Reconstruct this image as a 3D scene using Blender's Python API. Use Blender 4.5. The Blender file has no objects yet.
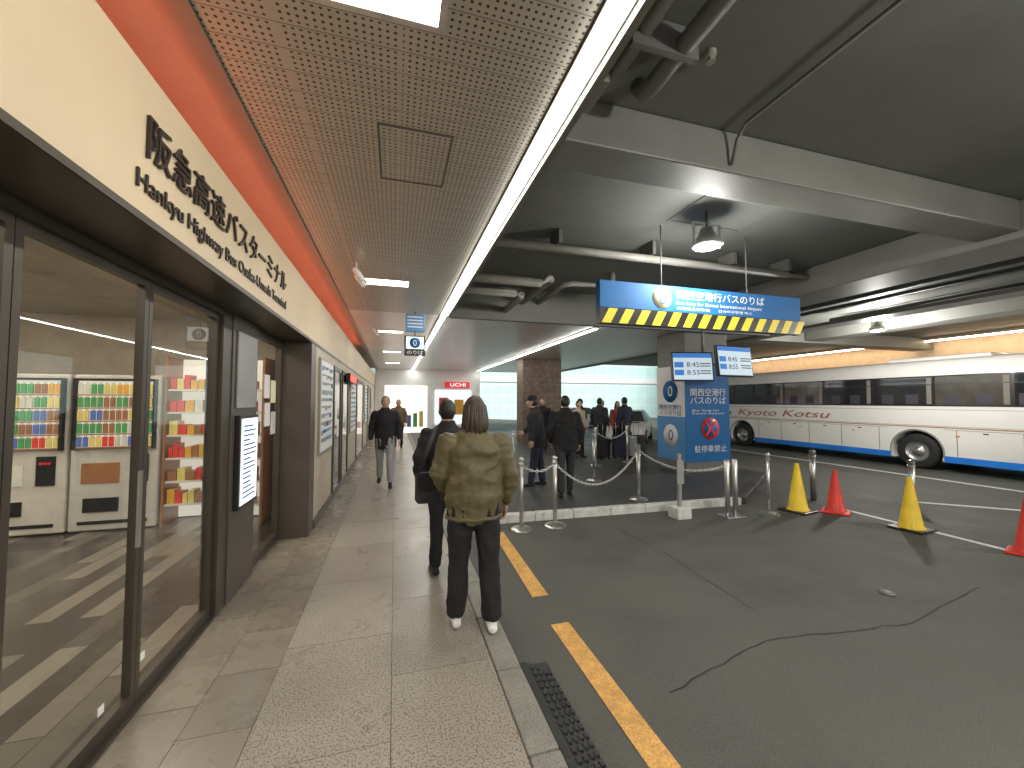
import bpy, bmesh, math, random
from mathutils import Vector, Matrix, noise, kdtree
random.seed(7)
S=bpy.context.scene
COL=S.collection
V=Vector
# ------------------------------------------------------------ materials
def nn(nt,t,**k):
    n=nt.nodes.new(t)
    for a,b in k.items(): setattr(n,a,b)
    return n
def mat(name,col,rough=.6,metal=0,var=.12,scale=4,bump=0,bscale=60,speck=0,sscale=250,scol=(0.02,0.02,0.02),rvar=0.0,spec=.5,stain=0,stretch=None):
    m=bpy.data.materials.new(name); m.use_nodes=True; nt=m.node_tree
    b=nt.nodes['Principled BSDF']; L=nt.links.new
    tc=nn(nt,'ShaderNodeTexCoord')
    vec=tc.outputs['Object']
    if stretch:
        mp=nn(nt,'ShaderNodeMapping'); mp.inputs['Scale'].default_value=stretch; L(vec,mp.inputs[0]); vec=mp.outputs[0]
    no=nn(nt,'ShaderNodeTexNoise'); no.inputs['Scale'].default_value=scale; no.inputs['Detail'].default_value=6
    no.inputs['Roughness'].default_value=.65
    L(vec,no.inputs['Vector'])
    mr=nn(nt,'ShaderNodeMapRange'); mr.inputs[1].default_value=.3; mr.inputs[2].default_value=.7
    L(no.outputs['Fac'],mr.inputs[0])
    mx=nn(nt,'ShaderNodeMix',data_type='RGBA')
    L(mr.outputs[0],mx.inputs[0])
    mx.inputs[6].default_value=(*[c*(1-var) for c in col],1)
    mx.inputs[7].default_value=(*[min(1,c*(1+var)) for c in col],1)
    out=mx.outputs[2]
    if speck:
        n2=nn(nt,'ShaderNodeTexNoise'); n2.inputs['Scale'].default_value=sscale; n2.inputs['Detail'].default_value=2
        L(tc.outputs['Object'],n2.inputs['Vector'])
        r2=nn(nt,'ShaderNodeMapRange'); r2.inputs[1].default_value=.50; r2.inputs[2].default_value=.60; r2.inputs[4].default_value=speck
        L(n2.outputs['Fac'],r2.inputs[0])
        m2=nn(nt,'ShaderNodeMix',data_type='RGBA'); L(r2.outputs[0],m2.inputs[0]); L(out,m2.inputs[6]); m2.inputs[7].default_value=(*scol,1)
        out=m2.outputs[2]
    if stain:
        n5=nn(nt,'ShaderNodeTexNoise'); n5.inputs['Scale'].default_value=.55; n5.inputs['Detail'].default_value=8; n5.inputs['Roughness'].default_value=.7
        L(tc.outputs['Object'],n5.inputs['Vector'])
        r5=nn(nt,'ShaderNodeMapRange'); r5.inputs[1].default_value=.50; r5.inputs[2].default_value=.72; r5.inputs[4].default_value=stain
        L(n5.outputs['Fac'],r5.inputs[0])
        m5=nn(nt,'ShaderNodeMix',data_type='RGBA'); L(r5.outputs[0],m5.inputs[0]); L(out,m5.inputs[6]); m5.inputs[7].default_value=(*[c*.35 for c in col],1)
        out=m5.outputs[2]
    L(out,b.inputs['Base Color'])
    b.inputs['Roughness'].default_value=rough; b.inputs['Metallic'].default_value=metal
    b.inputs['Specular IOR Level'].default_value=spec
    if rvar:
        r3=nn(nt,'ShaderNodeMapRange'); r3.inputs[1].default_value=.3; r3.inputs[2].default_value=.7
        r3.inputs[3].default_value=max(0.03,rough-rvar); r3.inputs[4].default_value=min(1,rough+rvar)
        L(no.outputs['Fac'],r3.inputs[0]); L(r3.outputs[0],b.inputs['Roughness'])
    if bump:
        n4=nn(nt,'ShaderNodeTexNoise'); n4.inputs['Scale'].default_value=bscale; n4.inputs['Detail'].default_value=4
        L(vec,n4.inputs['Vector'])
        bp=nn(nt,'ShaderNodeBump'); bp.inputs['Strength'].default_value=bump; bp.inputs['Distance'].default_value=.01
        L(n4.outputs['Fac'],bp.inputs['Height']); L(bp.outputs[0],b.inputs['Normal'])
    return m
def emit(name,col,st):
    m=bpy.data.materials.new(name); m.use_nodes=True; nt=m.node_tree
    b=nt.nodes['Principled BSDF']; b.inputs['Base Color'].default_value=(*[c*.6 for c in col],1)
    b.inputs['Emission Color'].default_value=(*col,1); b.inputs['Emission Strength'].default_value=st
    return m
def glass(name,tint=(1,1,1),base=.06,amp=.75):
    m=bpy.data.materials.new(name); m.use_nodes=True; nt=m.node_tree; nt.nodes.clear(); L=nt.links.new
    o=nn(nt,'ShaderNodeOutputMaterial'); t=nn(nt,'ShaderNodeBsdfTransparent'); g=nn(nt,'ShaderNodeBsdfGlossy')
    g.inputs['Roughness'].default_value=.012; t.inputs[0].default_value=(*tint,1)
    f=nn(nt,'ShaderNodeLayerWeight'); f.inputs[0].default_value=.5
    p=nn(nt,'ShaderNodeMath',operation='POWER'); p.inputs[1].default_value=4; L(f.outputs['Facing'],p.inputs[0])
    a=nn(nt,'ShaderNodeMath',operation='MULTIPLY_ADD'); a.inputs[1].default_value=amp; a.inputs[2].default_value=base; a.use_clamp=True
    L(p.outputs[0],a.inputs[0])
    x=nn(nt,'ShaderNodeMixShader'); L(a.outputs[0],x.inputs[0]); L(t.outputs[0],x.inputs[1]); L(g.outputs[0],x.inputs[2]); L(x.outputs[0],o.inputs[0])
    return m
# ------------------------------------------------------------ geometry helpers
def root(name,loc=(0,0,0),rz=0):
    e=bpy.data.objects.new(name,None); COL.objects.link(e); e.empty_display_size=.2
    e.location=loc; e.rotation_euler=(0,0,rz); return e
def mesh(name,vs,fs,mats,parent=None,smooth=False,mi=None):
    me=bpy.data.meshes.new(name); me.from_pydata([tuple(v) for v in vs],[],fs); me.update()
    if not isinstance(mats,(list,tuple)): mats=[mats]
    for m in mats: me.materials.append(m)
    if mi:
        for p,i in zip(me.polygons,mi): p.material_index=i
    if smooth:
        for p in me.polygons: p.use_smooth=True
    o=bpy.data.objects.new(name,me); COL.objects.link(o)
    if parent: o.parent=parent
    return o
BF=[(0,3,2,1),(4,5,6,7),(0,1,5,4),(1,2,6,5),(2,3,7,6),(3,0,4,7)]
def box(name,x0,x1,y0,y1,z0,z1,m,parent=None,bev=0,seg=2):
    vs=[(x0,y0,z0),(x1,y0,z0),(x1,y1,z0),(x0,y1,z0),(x0,y0,z1),(x1,y0,z1),(x1,y1,z1),(x0,y1,z1)]
    o=mesh(name,vs,BF,m,parent)
    if bev:
        b=o.modifiers.new('b','BEVEL'); b.width=bev; b.segments=seg; b.limit_method='ANGLE'
    return o
def boxes(name,lst,m,parent=None,mi=None):
    vs=[];fs=[];mis=[]
    for k,(x0,x1,y0,y1,z0,z1) in enumerate(lst):
        a=len(vs)
        vs+=[(x0,y0,z0),(x1,y0,z0),(x1,y1,z0),(x0,y1,z0),(x0,y0,z1),(x1,y0,z1),(x1,y1,z1),(x0,y1,z1)]
        fs+=[tuple(a+i for i in f) for f in BF]
        mis+=[(mi[k] if mi else 0)]*6
    return mesh(name,vs,fs,m,parent,mi=mis)
def tubegeo(path,radii,n=14,side=V((1,0,0)),cap=.35):
    path=[V(p) for p in path]; rr=[(r,r) if not isinstance(r,tuple) else r for r in radii]
    vs=[];fs=[];N=len(path)
    P=[];R=[];T=[]
    for i,p in enumerate(path):
        a=path[max(0,i-1)]; b=path[min(N-1,i+1)]; t=(b-a).normalized()
        P.append(p);R.append(rr[i]);T.append(t)
    if cap:
        P=[P[0]-T[0]*min(rr[0])*cap]+P+[P[-1]+T[-1]*min(rr[-1])*cap]
        R=[(rr[0][0]*.65,rr[0][1]*.65)]+R+[(rr[-1][0]*.65,rr[-1][1]*.65)]
        T=[T[0]]+T+[T[-1]]
    for p,r,t in zip(P,R,T):
        u=side-t*side.dot(t)
        if u.length<.05:
            s2=V((0,1,0)); u=s2-t*s2.dot(t)
        u.normalize(); w=t.cross(u)
        for k in range(n):
            a=2*math.pi*k/n
            vs.append(p+u*math.cos(a)*r[0]+w*math.sin(a)*r[1])
    M=len(P)
    for i in range(M-1):
        for k in range(n):
            k2=(k+1)%n
            fs.append((i*n+k,i*n+k2,(i+1)*n+k2,(i+1)*n+k))
    fs.append(tuple(range(n-1,-1,-1))); fs.append(tuple((M-1)*n+k for k in range(n)))
    return vs,fs
def tube(name,path,r,m,parent=None,n=14,cap=0,side=V((1,0,0))):
    rad=r if isinstance(r,list) else [r]*len(path)
    vs,fs=tubegeo(path,rad,n,side,cap); return mesh(name,vs,fs,m,parent,smooth=True)
def shade_auto(o,ang=40):
    for p in o.data.polygons: p.use_smooth=True
    try: o.data.set_sharp_from_angle(angle=math.radians(ang))
    except Exception: pass
def lathe(name,prof,m,parent=None,loc=(0,0,0),n=24):
    vs=[];fs=[]
    for r,z in prof:
        for k in range(n):
            a=2*math.pi*k/n; vs.append((loc[0]+r*math.cos(a),loc[1]+r*math.sin(a),loc[2]+z))
    for i in range(len(prof)-1):
        for k in range(n):
            k2=(k+1)%n; fs.append((i*n+k,i*n+k2,(i+1)*n+k2,(i+1)*n+k))
    fs.append(tuple(range(n-1,-1,-1))); fs.append(tuple((len(prof)-1)*n+k for k in range(n)))
    o=mesh(name,vs,fs,m,parent); shade_auto(o); return o
FR=(math.pi/2,0,0); FX=(math.pi/2,0,math.pi/2); FL=(math.pi/2,0,-math.pi/2)
def text(name,body,loc,rot,m,parent=None,w=None,h=None,ext=.001,shear=0,align='LEFT'):
    c=bpy.data.curves.new(name,'FONT'); c.body=body; c.size=1; c.extrude=0; c.shear=shear; c.align_x=align
    c.resolution_u=3
    o=bpy.data.objects.new(name,c); COL.objects.link(o); o.data.materials.append(m)
    bpy.context.view_layer.update()
    d=o.dimensions
    sy=h/max(d.y,.01) if h else None; sx=w/max(d.x,.01) if w else None
    if sy is None: sy=sx
    if sx is None: sx=sy
    o.scale=(sx,sy,1); c.extrude=ext
    o.location=loc; o.rotation_euler=rot
    if parent: o.parent=parent
    return o
def bake(o):
    dg=bpy.context.evaluated_depsgraph_get(); e=o.evaluated_get(dg)
    me=bpy.data.meshes.new_from_object(e); o.modifiers.clear(); o.data=me; return o
# ------------------------------------------------------------ material library
asphalt=mat('asphalt',(.072,.071,.060),.72,var=.22,scale=1.4,bump=.5,bscale=140,speck=.45,sscale=110,scol=(.13,.127,.108),rvar=.14,stain=.45)
asphalt2=mat('island_asphalt',(.05,.05,.046),.55,var=.25,scale=1.3,bump=.4,bscale=120,speck=.4,sscale=120,scol=(.10,.10,.095),rvar=.15,stain=.4)
granite=[mat('granite_%d'%i,c,.33,var=.08,scale=2.5,speck=.8,sscale=95,scol=(.115,.098,.075),rvar=.1,bump=.05,bscale=200,stain=.05) for i,c in enumerate([(.34,.305,.25),(.31,.28,.23),(.36,.325,.265)])]
btile=[mat('beige_tile_%d'%i,c,.28,var=.08,scale=3,speck=.4,sscale=160,scol=(.15,.125,.10),rvar=.1,stain=.05) for i,c in enumerate([(.25,.215,.165),(.228,.196,.15),(.24,.207,.158)])]
kerbst=mat('kerb_stone',(.25,.235,.20),.6,var=.2,scale=5,speck=.5,sscale=110,scol=(.1,.09,.08),stain=.3)
mortar=mat('mortar',(.10,.09,.07),.9)
whitep=mat('white_paint',(.62,.61,.57),.6,var=.2,scale=9,stain=.3)
orangep=mat('orange_road_paint',(.64,.34,.085),.65,var=.25,scale=14,speck=.5,sscale=70,scol=(.28,.17,.07),stain=.4)
slabm=mat('painted_concrete',(.155,.16,.145),.55,var=.12,scale=.8,bump=.1,bscale=12,stain=.3)
slabl=mat('painted_concrete_beam',(.185,.187,.168),.5,var=.12,scale=1.2,stain=.3)
darkpipe=mat('grey_pipe',(.13,.13,.12),.45,var=.1)
lightpipe=mat('light_pipe',(.30,.29,.26),.45,var=.1)
fascia_m=mat('cream_fascia',(.66,.53,.355),.5,var=.05,scale=1.5)
beigew=mat('beige_wall',(.5,.43,.32),.5,var=.08)
redw=mat('cove_wall',(.6,.50,.42),.6,var=.05)
bronze=mat('bronze_frame',(.085,.070,.055),.4,metal=.5,var=.15)
dbrown=mat('dark_brown_panel',(.10,.08,.065),.4,metal=.3,var=.1)
letter=mat('dark_letter',(.05,.04,.035),.4,metal=.4)
trim=mat('grey_trim',(.34,.33,.30),.35,metal=.5,var=.08)
steel=mat('stainless_steel',(.55,.54,.51),.28,metal=.9,var=.1)
greym=mat('grey_plastic',(.28,.28,.27),.5)
blackr=mat('black_rubber',(.02,.02,.02),.6,var=.3,bump=.3,bscale=80)
black=mat('black_plastic',(.015,.015,.016),.35)
blue=mat('sign_blue',(.018,.14,.38),.5,var=.05,spec=.3)
blue2=mat('sign_blue_pale',(.10,.30,.58),.4,var=.05)
white=mat('white_sign',(.82,.82,.80),.4,var=.04)
creamd=mat('cream_disc',(.85,.82,.55),.4,var=.04)
yellow=mat('yellow_sign',(.85,.66,.03),.4,var=.06)
red=mat('red_plastic',(.72,.035,.02),.42,var=.15,stain=.3)
yellowp=mat('yellow_plastic',(.85,.58,.02),.42,var=.15,stain=.3)
led=emit('led_tube',(1,1,.95),27)
panelL=emit('ceiling_panel_light',(1,.94,.78),12)
redled=emit('cove_red_light',(1,.20,.09),9)
clear=glass('clear_glass',(.94,.97,.96))
brickm=mat('brown_stone',(.20,.145,.11),.6,var=.45,scale=9)
def perf():
    m=mat('perforated_ceiling_metal',(.60,.565,.475),.36,metal=.3,var=.05,scale=1.5); nt=m.node_tree; L=nt.links.new
    b=nt.nodes['Principled BSDF']; src=b.inputs['Base Color'].links[0].from_socket
    tc=nn(nt,'ShaderNodeTexCoord'); sp=nn(nt,'ShaderNodeSeparateXYZ'); L(tc.outputs['Object'],sp.inputs[0])
    def M(op,a,b_=None,c=None):
        n=nn(nt,'ShaderNodeMath',operation=op)
        for i,v in enumerate((a,b_,c)):
            if v is None: continue
            if isinstance(v,(int,float)): n.inputs[i].default_value=v
            else: L(v,n.inputs[i])
        return n.outputs[0]
    fx=M('SUBTRACT',M('FRACT',M('MULTIPLY',sp.outputs[0],30)),.5)
    fy=M('SUBTRACT',M('FRACT',M('MULTIPLY',sp.outputs[1],30)),.5)
    d=M('SQRT',M('ADD',M('MULTIPLY',fx,fx),M('MULTIPLY',fy,fy)))
    dot=M('LESS_THAN',d,.22)
    py=M('FRACT',M('MULTIPLY',sp.outputs[1],7.5)); gate=M('MULTIPLY',M('GREATER_THAN',py,.10),M('LESS_THAN',py,.9))
    px=M('FRACT',M('MULTIPLY',sp.outputs[0],1.9)); gx=M('GREATER_THAN',px,.03)
    dot=M('MULTIPLY',M('MULTIPLY',dot,gate),gx)
    join=M('LESS_THAN',py,.05)
    f=M('MAXIMUM',M('MULTIPLY',dot,.93),M('MULTIPLY',join,.5))
    mx=nn(nt,'ShaderNodeMix',data_type='RGBA'); L(f,mx.inputs[0]); L(src,mx.inputs[6]); mx.inputs[7].default_value=(.04,.037,.03,1)
    L(mx.outputs[2],b.inputs['Base Color'])
    sc=nn(nt,'ShaderNodeBump'); sc.inputs['Distance'].default_value=.006; sc.inputs['Strength'].default_value=.5
    L(M('ABSOLUTE',M('SUBTRACT',py,.5)),sc.inputs['Height']); sc.invert=True
    L(sc.outputs[0],b.inputs['Normal'])
    return m
perfm=perf()
def grid_lines(name,col,sx,sy,w,dark,rough=.3,metal=.5,axes=(0,1)):
    m=mat(name,col,rough,metal,var=.06,scale=1); nt=m.node_tree; L=nt.links.new
    b=nt.nodes['Principled BSDF']; src=b.inputs['Base Color'].links[0].from_socket
    tc=nn(nt,'ShaderNodeTexCoord'); sp=nn(nt,'ShaderNodeSeparateXYZ'); L(tc.outputs['Object'],sp.inputs[0]); fac=None
    for ax,s in zip(axes,(sx,sy)):
        if not s: continue
        a=nn(nt,'ShaderNodeMath',operation='MULTIPLY'); L(sp.outputs[ax],a.inputs[0]); a.inputs[1].default_value=1/s
        f=nn(nt,'ShaderNodeMath',operation='FRACT'); L(a.outputs[0],f.inputs[0])
        l=nn(nt,'ShaderNodeMath',operation='LESS_THAN'); L(f.outputs[0],l.inputs[0]); l.inputs[1].default_value=w/s
        if fac is None: fac=l.outputs[0]
        else:
            x=nn(nt,'ShaderNodeMath',operation='MAXIMUM'); L(fac,x.inputs[0]); L(l.outputs[0],x.inputs[1]); fac=x.outputs[0]
    mx=nn(nt,'ShaderNodeMix',data_type='RGBA'); L(fac,mx.inputs[0]); L(src,mx.inputs[6]); mx.inputs[7].default_value=(*dark,1)
    L(mx.outputs[2],b.inputs['Base Color']); return m
whiteceil=grid_lines('white_strip_ceiling',(.84,.82,.80),0,.2,.012,(.3,.3,.29),.3,.1)
# ------------------------------------------------------------ ground
def zg(x):
    if x<7: return -.12
    if x<12: return -.12-.21*(x-7)/5
    return -.33
xs=[-250,-1,7,12,250]; ys=[-250,0,20,250]
vs=[(x,y,zg(x)) for y in ys for x in xs]
fs=[(j*5+i,j*5+i+1,(j+1)*5+i+1,(j+1)*5+i) for j in range(3) for i in range(4)]
mesh('road',vs,fs,asphalt)
pv=root('pavement')
box('base',-1.6,.602,-3,22,-.11,-.003,mortar,pv)
vs=[];fs=[];mi=[]
g=.0022
def slab(x0,x1,y0,y1,m,z=0):
    a=len(vs); z+=random.uniform(-.0006,.0006)
    vs.extend([(x0+g,y0+g,z),(x1-g,y0+g,z),(x1-g,y1-g,z),(x0+g,y1-g,z),(x0+g,y0+g,z-.01),(x1-g,y0+g,z-.01),(x1-g,y1-g,z-.01),(x0+g,y1-g,z-.01)])
    for f in [(0,1,2,3),(0,4,5,1),(1,5,6,2),(2,6,7,3),(3,7,4,0)]: fs.append(tuple(a+i for i in f)); mi.append(m)
for col,(x0,x1,off) in enumerate([(-.66,0,.41),(0,.6,-.05)]):
    y=-3+off
    while y<22:
        slab(x0,x1,y,y+.93,random.choice([0,0,1,2])); y+=.93
for col,(x0,x1) in enumerate([(-1.32,-.985),(-.985,-.66)]):
    y=-3+(.23 if col else 0)
    while y<22:
        if not (col==0 and y>5.2): slab(x0,x1,y,y+.465,3+random.choice([0,0,1,2]))
        y+=.465
mesh('slabs',vs,fs,granite+btile,pv,mi=mi)
kv=root('kerb'); y=-3
while y<22:
    box('kerb_stone',.605,.76,y+.003,min(y+.6,22)-.003,-.16,.002,kerbst,kv,bev=.012); y+=.6
rr=root('rubber_kerb_ramp')
vs=[]
y0,y1=.7,2.45
prof=[(.765,-.116),(.765,-.012),(.80,-.012),(.97,-.10),(.985,-.116)]
for y in (y0,y1):
    for x,z in prof: vs.append((x,y,z))
fs=[(i,i+1,i+6,i+5) for i in range(4)]+[(4,3,2,1,0),(5,6,7,8,9)]
mesh('body',vs,fs,blackr,rr)
bl=[]
y=y0+.03
while y<y1-.03:
    for k,x in enumerate((.815,.86,.905,.945)):
        z=-.012-(x-.80)/.17*.088
        bl.append((x,x+.022,y+(k%2)*.025,y+(k%2)*.025+.028,z-.03,z+.006))
    y+=.055
boxes('studs',bl,blackr,rr)
box('end_cap',.768,.98,y1+.004,y1+.09,-.118,-.09,blackr,rr,bev=.01)
def stripe(name,pts,m,dz=.004):
    return mesh(name,[(x,y,zg(x)+dz) for x,y in pts],[tuple(range(len(pts)))],m)
rm=root('road_marking')
for nme,pts in [('orange_dash',[(1.17,-2),(1.31,-2),(1.33,2.97),(1.18,2.97)]),('orange_dash',[(1.19,3.42),(1.34,3.42),(1.40,5.2),(1.26,5.2)])]:
    stripe(nme,pts,orangep).parent=rm
stripe('white_line',[(6.66,-2),(6.76,-2),(6.98,4.9),(6.89,4.9)],whitep).parent=rm
mesh('white_line',[(9.0,4.9,zg(9.0)+.006),(12,3.2,zg(12)+.006),(12,3.35,zg(12)+.006),(9.0,5.05,zg(9)+.006)],[(0,1,2,3)],whitep,rm)
mesh('white_line',[(12.9,-4,-.326),(13.05,-4,-.326),(13.05,20,-.326),(12.9,20,-.326)],[(0,1,2,3)],whitep,rm)
mc=root('manhole_cover'); tube('lid',[(4.3,2.6,-.118),(4.3,2.6,-.112)],.06,darkpipe,mc,n=24)
tar=mat('tar_seal',(.028,.028,.026),.7,var=.2,spec=.2)
def crack(pts,w):
    vs=[];fs=[];P_=[]
    for a,b in zip(pts[:-1],pts[1:]):
        for i in range(10):
            t=i/10; P_.append(V((a[0]+(b[0]-a[0])*t+random.uniform(-.012,.012),a[1]+(b[1]-a[1])*t+random.uniform(-.012,.012),0)))
    for i,p in enumerate(P_[:-1]):
        d=(P_[i+1]-p).normalized(); q=V((-d.y,d.x,0))*w*random.uniform(.5,1)
        vs+=[(p.x+q.x,p.y+q.y,-.1175),(p.x-q.x,p.y-q.y,-.1175)]
    for i in range(len(vs)//2-1): fs.append((2*i,2*i+1,2*i+3,2*i+2))
    mesh('sealed_crack',vs,fs,tar,rm)
crack([(1.6,2.1),(2.6,2.35),(3.9,2.2),(5.6,2.5)],.006); crack([(2.9,5.2),(3.0,4.0),(2.85,2.4)],.005)
# waiting island
isl=root('waiting_platform')
poly=[(.766,5.72),(5.6,5.55),(8.1,7.3),(8.1,21),(.766,21)]
vs=[(x,y,-.02) for x,y in poly]+[(x,y,-.4) for x,y in poly]; n=len(poly)
mesh('top',vs,[tuple(range(n))]+[(i,i+n,(i+1)%n+n,(i+1)%n) for i in range(n)],asphalt2,isl)
def kerbline(a,b,m,w=.13):
    a=V((*a,0));b=V((*b,0)); d=(b-a).normalized(); nrm=V((d.y,-d.x,0)); L=(b-a).length; k=int(L/.6)
    for i in range(k):
        p=a+d*(L*i/k+.004); q=a+d*(L*(i+1)/k-.004)
        vv=[p,q,q+nrm*w,p+nrm*w]
        o=mesh('kerb_block',[(v.x,v.y,-.005) for v in vv]+[(v.x,v.y,-.4) for v in vv],[(0,3,2,1),(4,5,6,7),(0,1,5,4),(1,2,6,5),(2,3,7,6),(3,0,4,7)],m,isl)
        bm=o.modifiers.new('b','BEVEL'); bm.width=.012; bm.segments=2
kerbline((.77,5.72),(5.6,5.55),whitep); kerbline((5.62,5.55),(8.1,7.3),asphalt2)
# ------------------------------------------------------------ terminal building shell
bt=root('bus_terminal_building')
YB=-3.5
box('upper_floors',-9,19,YB,22,4.3,9,slabm,bt)
box('driveway_slab',.97,19,YB,7.5,3.85,4.295,slabm,bt)
box('driveway_slab_far',8.6,19,7.5,22,3.85,4.294,slabm,bt)
box('drop_beam',.972,8.6,7.5,7.62,3.2,3.849,slabl,bt)
box('drop_beam_side',8.6,8.7,7.5,22,3.2,3.848,slabl,bt)
box('strip_ceiling',-.97,8.598,7.622,22,3.25,3.4,whiteceil,bt)
box('perforated_ceiling',-.82,.795,YB,7.62,3.25,3.3,perfm,bt)
box('ceiling_edge',.93,.97,YB,7.5,3.2,3.9,slabl,bt)
box('ceiling_trim',-.975,-.822,YB,22,3.235,3.31,trim,bt)
box('over_pavement',-9,.97,YB,22,3.42,4.29,slabm,bt)
boxes('access_hatch',[(-.12,.33,2.40,2.415,3.244,3.2495),(-.12,.33,3.0,3.015,3.244,3.2495),(-.12,-.108,2.415,3.0,3.244,3.2495),(.318,.33,2.415,3.0,3.244,3.2495)],darkpipe,bt)
box('cross_beam',.975,6.6,2.58,2.95,3.5,3.846,slabl,bt,bev=.015)
box('cross_beam',.975,6.6,-1.9,-1.5,3.5,3.846,slabl,bt,bev=.015)
box('long_beam',6.62,7.5,YB,7.49,3.42,3.847,slabl,bt,bev=.02)
box('cross_beam',7.52,18.4,2.4,2.95,3.45,3.846,slabl,bt,bev=.015)
box('cross_beam',8.72,18.4,9.4,10,3.45,3.846,slabl,bt,bev=.015)
box('long_beam',12.3,13,3.0,9.38,3.5,3.847,slabl,bt,bev=.02)
tanf=mat('tan_fascia',(.80,.62,.42),.5)
box('rear_fascia',18.5,18.95,YB,22,2.4,3.849,tanf,bt)
for y in (-3,2.7,9.7,18): box('outer_column',18.52,18.9,y,y+.7,-.4,2.399,slabl,bt)
boxes('slab_hatch',[(3.2,4.3,3.4,3.42,3.84,3.849),(3.2,4.3,4.1,4.12,3.84,3.849),(3.2,3.22,3.42,4.1,3.84,3.849),(4.28,4.3,3.42,4.1,3.84,3.849)],darkpipe,bt)
pp=root('ceiling_pipes')
tube('pipe',[(1.62,-3.4,3.72),(1.62,2.2,3.72),(1.62,2.3,3.74),(1.62,2.36,3.83)],.06,slabl,pp)
tube('pipe',[(1.36,-3.4,3.76),(1.36,2.25,3.76),(1.2,2.4,3.76)],.05,slabl,pp)
tube('conduit',[(2.62,-3.4,3.80),(2.62,2.42,3.80),(2.62,2.5,3.72),(2.62,2.56,3.55)],.014,darkpipe,pp,n=8)
box('junction_box',1.02,1.3,2.2,2.5,3.66,3.8,slabl,pp,bev=.01)
for y in (-1,.6,1.9): box('pipe_clamp',1.27,1.72,y,y+.04,3.655,3.84,darkpipe,pp)
tube('pipe',[(.98,4.75,3.6),(5.9,4.75,3.6)],.055,lightpipe,pp,side=V((0,1,0)))
tube('pipe',[(.98,4.95,3.68),(6.6,4.95,3.68)],.035,lightpipe,pp,side=V((0,1,0)))
for x in (2,3.4,4.8,5.85): box('pipe_clamp',x,x+.05,4.68,5.0,3.66,3.84,darkpipe,pp)
tube('pipe',[(.98,5.9,3.5),(2.2,5.9,3.5),(2.35,5.9,3.55),(2.4,6.0,3.6),(2.4,7.48,3.6)],.075,lightpipe,pp)
tube('pipe',[(.98,6.3,3.4),(1.9,6.3,3.4),(2.02,6.35,3.4),(2.05,6.5,3.4),(2.05,7.48,3.4)],.06,lightpipe,pp)
tube('pipe',[(2.75,7.48,3.6),(2.75,6.2,3.6),(2.85,6.1,3.6),(3.5,6.1,3.6),(3.6,6.1,3.7),(3.6,6.1,3.84)],.05,lightpipe,pp)
for x,z,r in ((8.1,3.7,.05),(8.4,3.62,.07),(9.4,3.7,.04),(10.6,3.66,.06),(11.2,3.72,.05)):
    tube('long_pipe',[(x,-3.4,z),(x,7.4,z)],r,darkpipe,pp)
boxes('cable_tray',[(9.7,10.2,-3.4,9.3,3.40,3.42),(9.7,9.72,-3.4,9.3,3.421,3.47),(10.18,10.2,-3.4,9.3,3.421,3.47)],darkpipe,pp)
for x,y in ((1.9,2.0),(3.1,3.05),(5.3,1.3),(5.2,3.2)): 
    lathe('sprinkler',[(.035,.06),(.035,.03),(.012,.02),(.012,0),(.03,-.004),(.03,-.01)],lightpipe,pp,(x,y,3.78),10)
def ledstrip(x,y0,y1,z=3.25,w=.04):
    r=root('linear_ceiling_light')
    box('housing',x-w-.018,x+w+.018,y0,y1,z-.012,z+.05,lightpipe,r)
    y=y0+.01
    while y<y1:
        e=min(y+3,y1-.01); box('diffuser',x-w,x+w,y,e-.006,z-.028,z-.013,led,r); y+=3
ledstrip(.862,YB+.05,7.6)
ledstrip(.862,7.63,21.5,3.235)
ledstrip(4.25,7.9,21,3.235,.035)
for y in (1.42,5.55,9.6,13.6,17.6):
    r=root('recessed_ceiling_light')
    z=3.249
    boxes('frame',[(-.42,.19,y-.03,y,z-.012,z),(-.42,.19,y+.27,y+.30,z-.012,z),(-.42,-.39,y,y+.27,z-.012,z),(.16,.19,y,y+.27,z-.012,z)],whitep,r)
    box('diffuser',-.39,.16,y,y+.27,z-.006,z-.001,panelL,r)
cl=root('cove_light'); box('strip',-1.19,-1.16,-3,13,2.93,2.955,redled,cl)
for y in (4.9,5.15,9):
    s=root('ceiling_spotlight')
    tube('stem',[(-.45,y,3.25),(-.45,y,3.14)],.01,white,s,n=8)
    tube('head',[(-.47,y-.02,3.15),(-.38,y+.03,3.03)],.035,white,s,cap=.2)
lensm=emit('lamp_lens',(1,.99,.95),30)
def highbay_or_added(x,y,z,e):
    hb=root('high_bay_or_added_lamp',(x,y,z))
    lathe('shade',[(.16,-.02),(.17,-.01),(.15,.06),(.09,.12),(.07,.2),(.02,.22)],steel,hb,n=28)
    lathe('lens',[(.13,-.027),(.12,-.024)],lensm,hb,n=28)
    tube('stem',[(0,0,.2),(0,0,3.85-z)],.015,darkpipe,hb,n=8)
    boxes('yoke',[(-.19,-.175,-.012,.012,-.02,.25),(.175,.19,-.012,.012,-.02,.25),(-.19,.19,-.012,.012,.25,.262)],steel,hb)
    la=bpy.data.lights.new('lamp','POINT'); la.energy=e; la.shadow_soft_size=.15; la.color=(1,.98,.92)
    lo=bpy.data.objects.new('bulb_light',la); COL.objects.link(lo); lo.parent=hb; lo.location=(0,0,-.2)
highbay_or_added(3.5,3.8,3.45,110); highbay_or_added(3.6,-1.0,3.4,300); highbay_or_added(10.6,.3,3.3,420); highbay_or_added(11.6,7.0,3.4,420)  # first lamp is real; the other three are added to brighten driveway and bus
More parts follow.
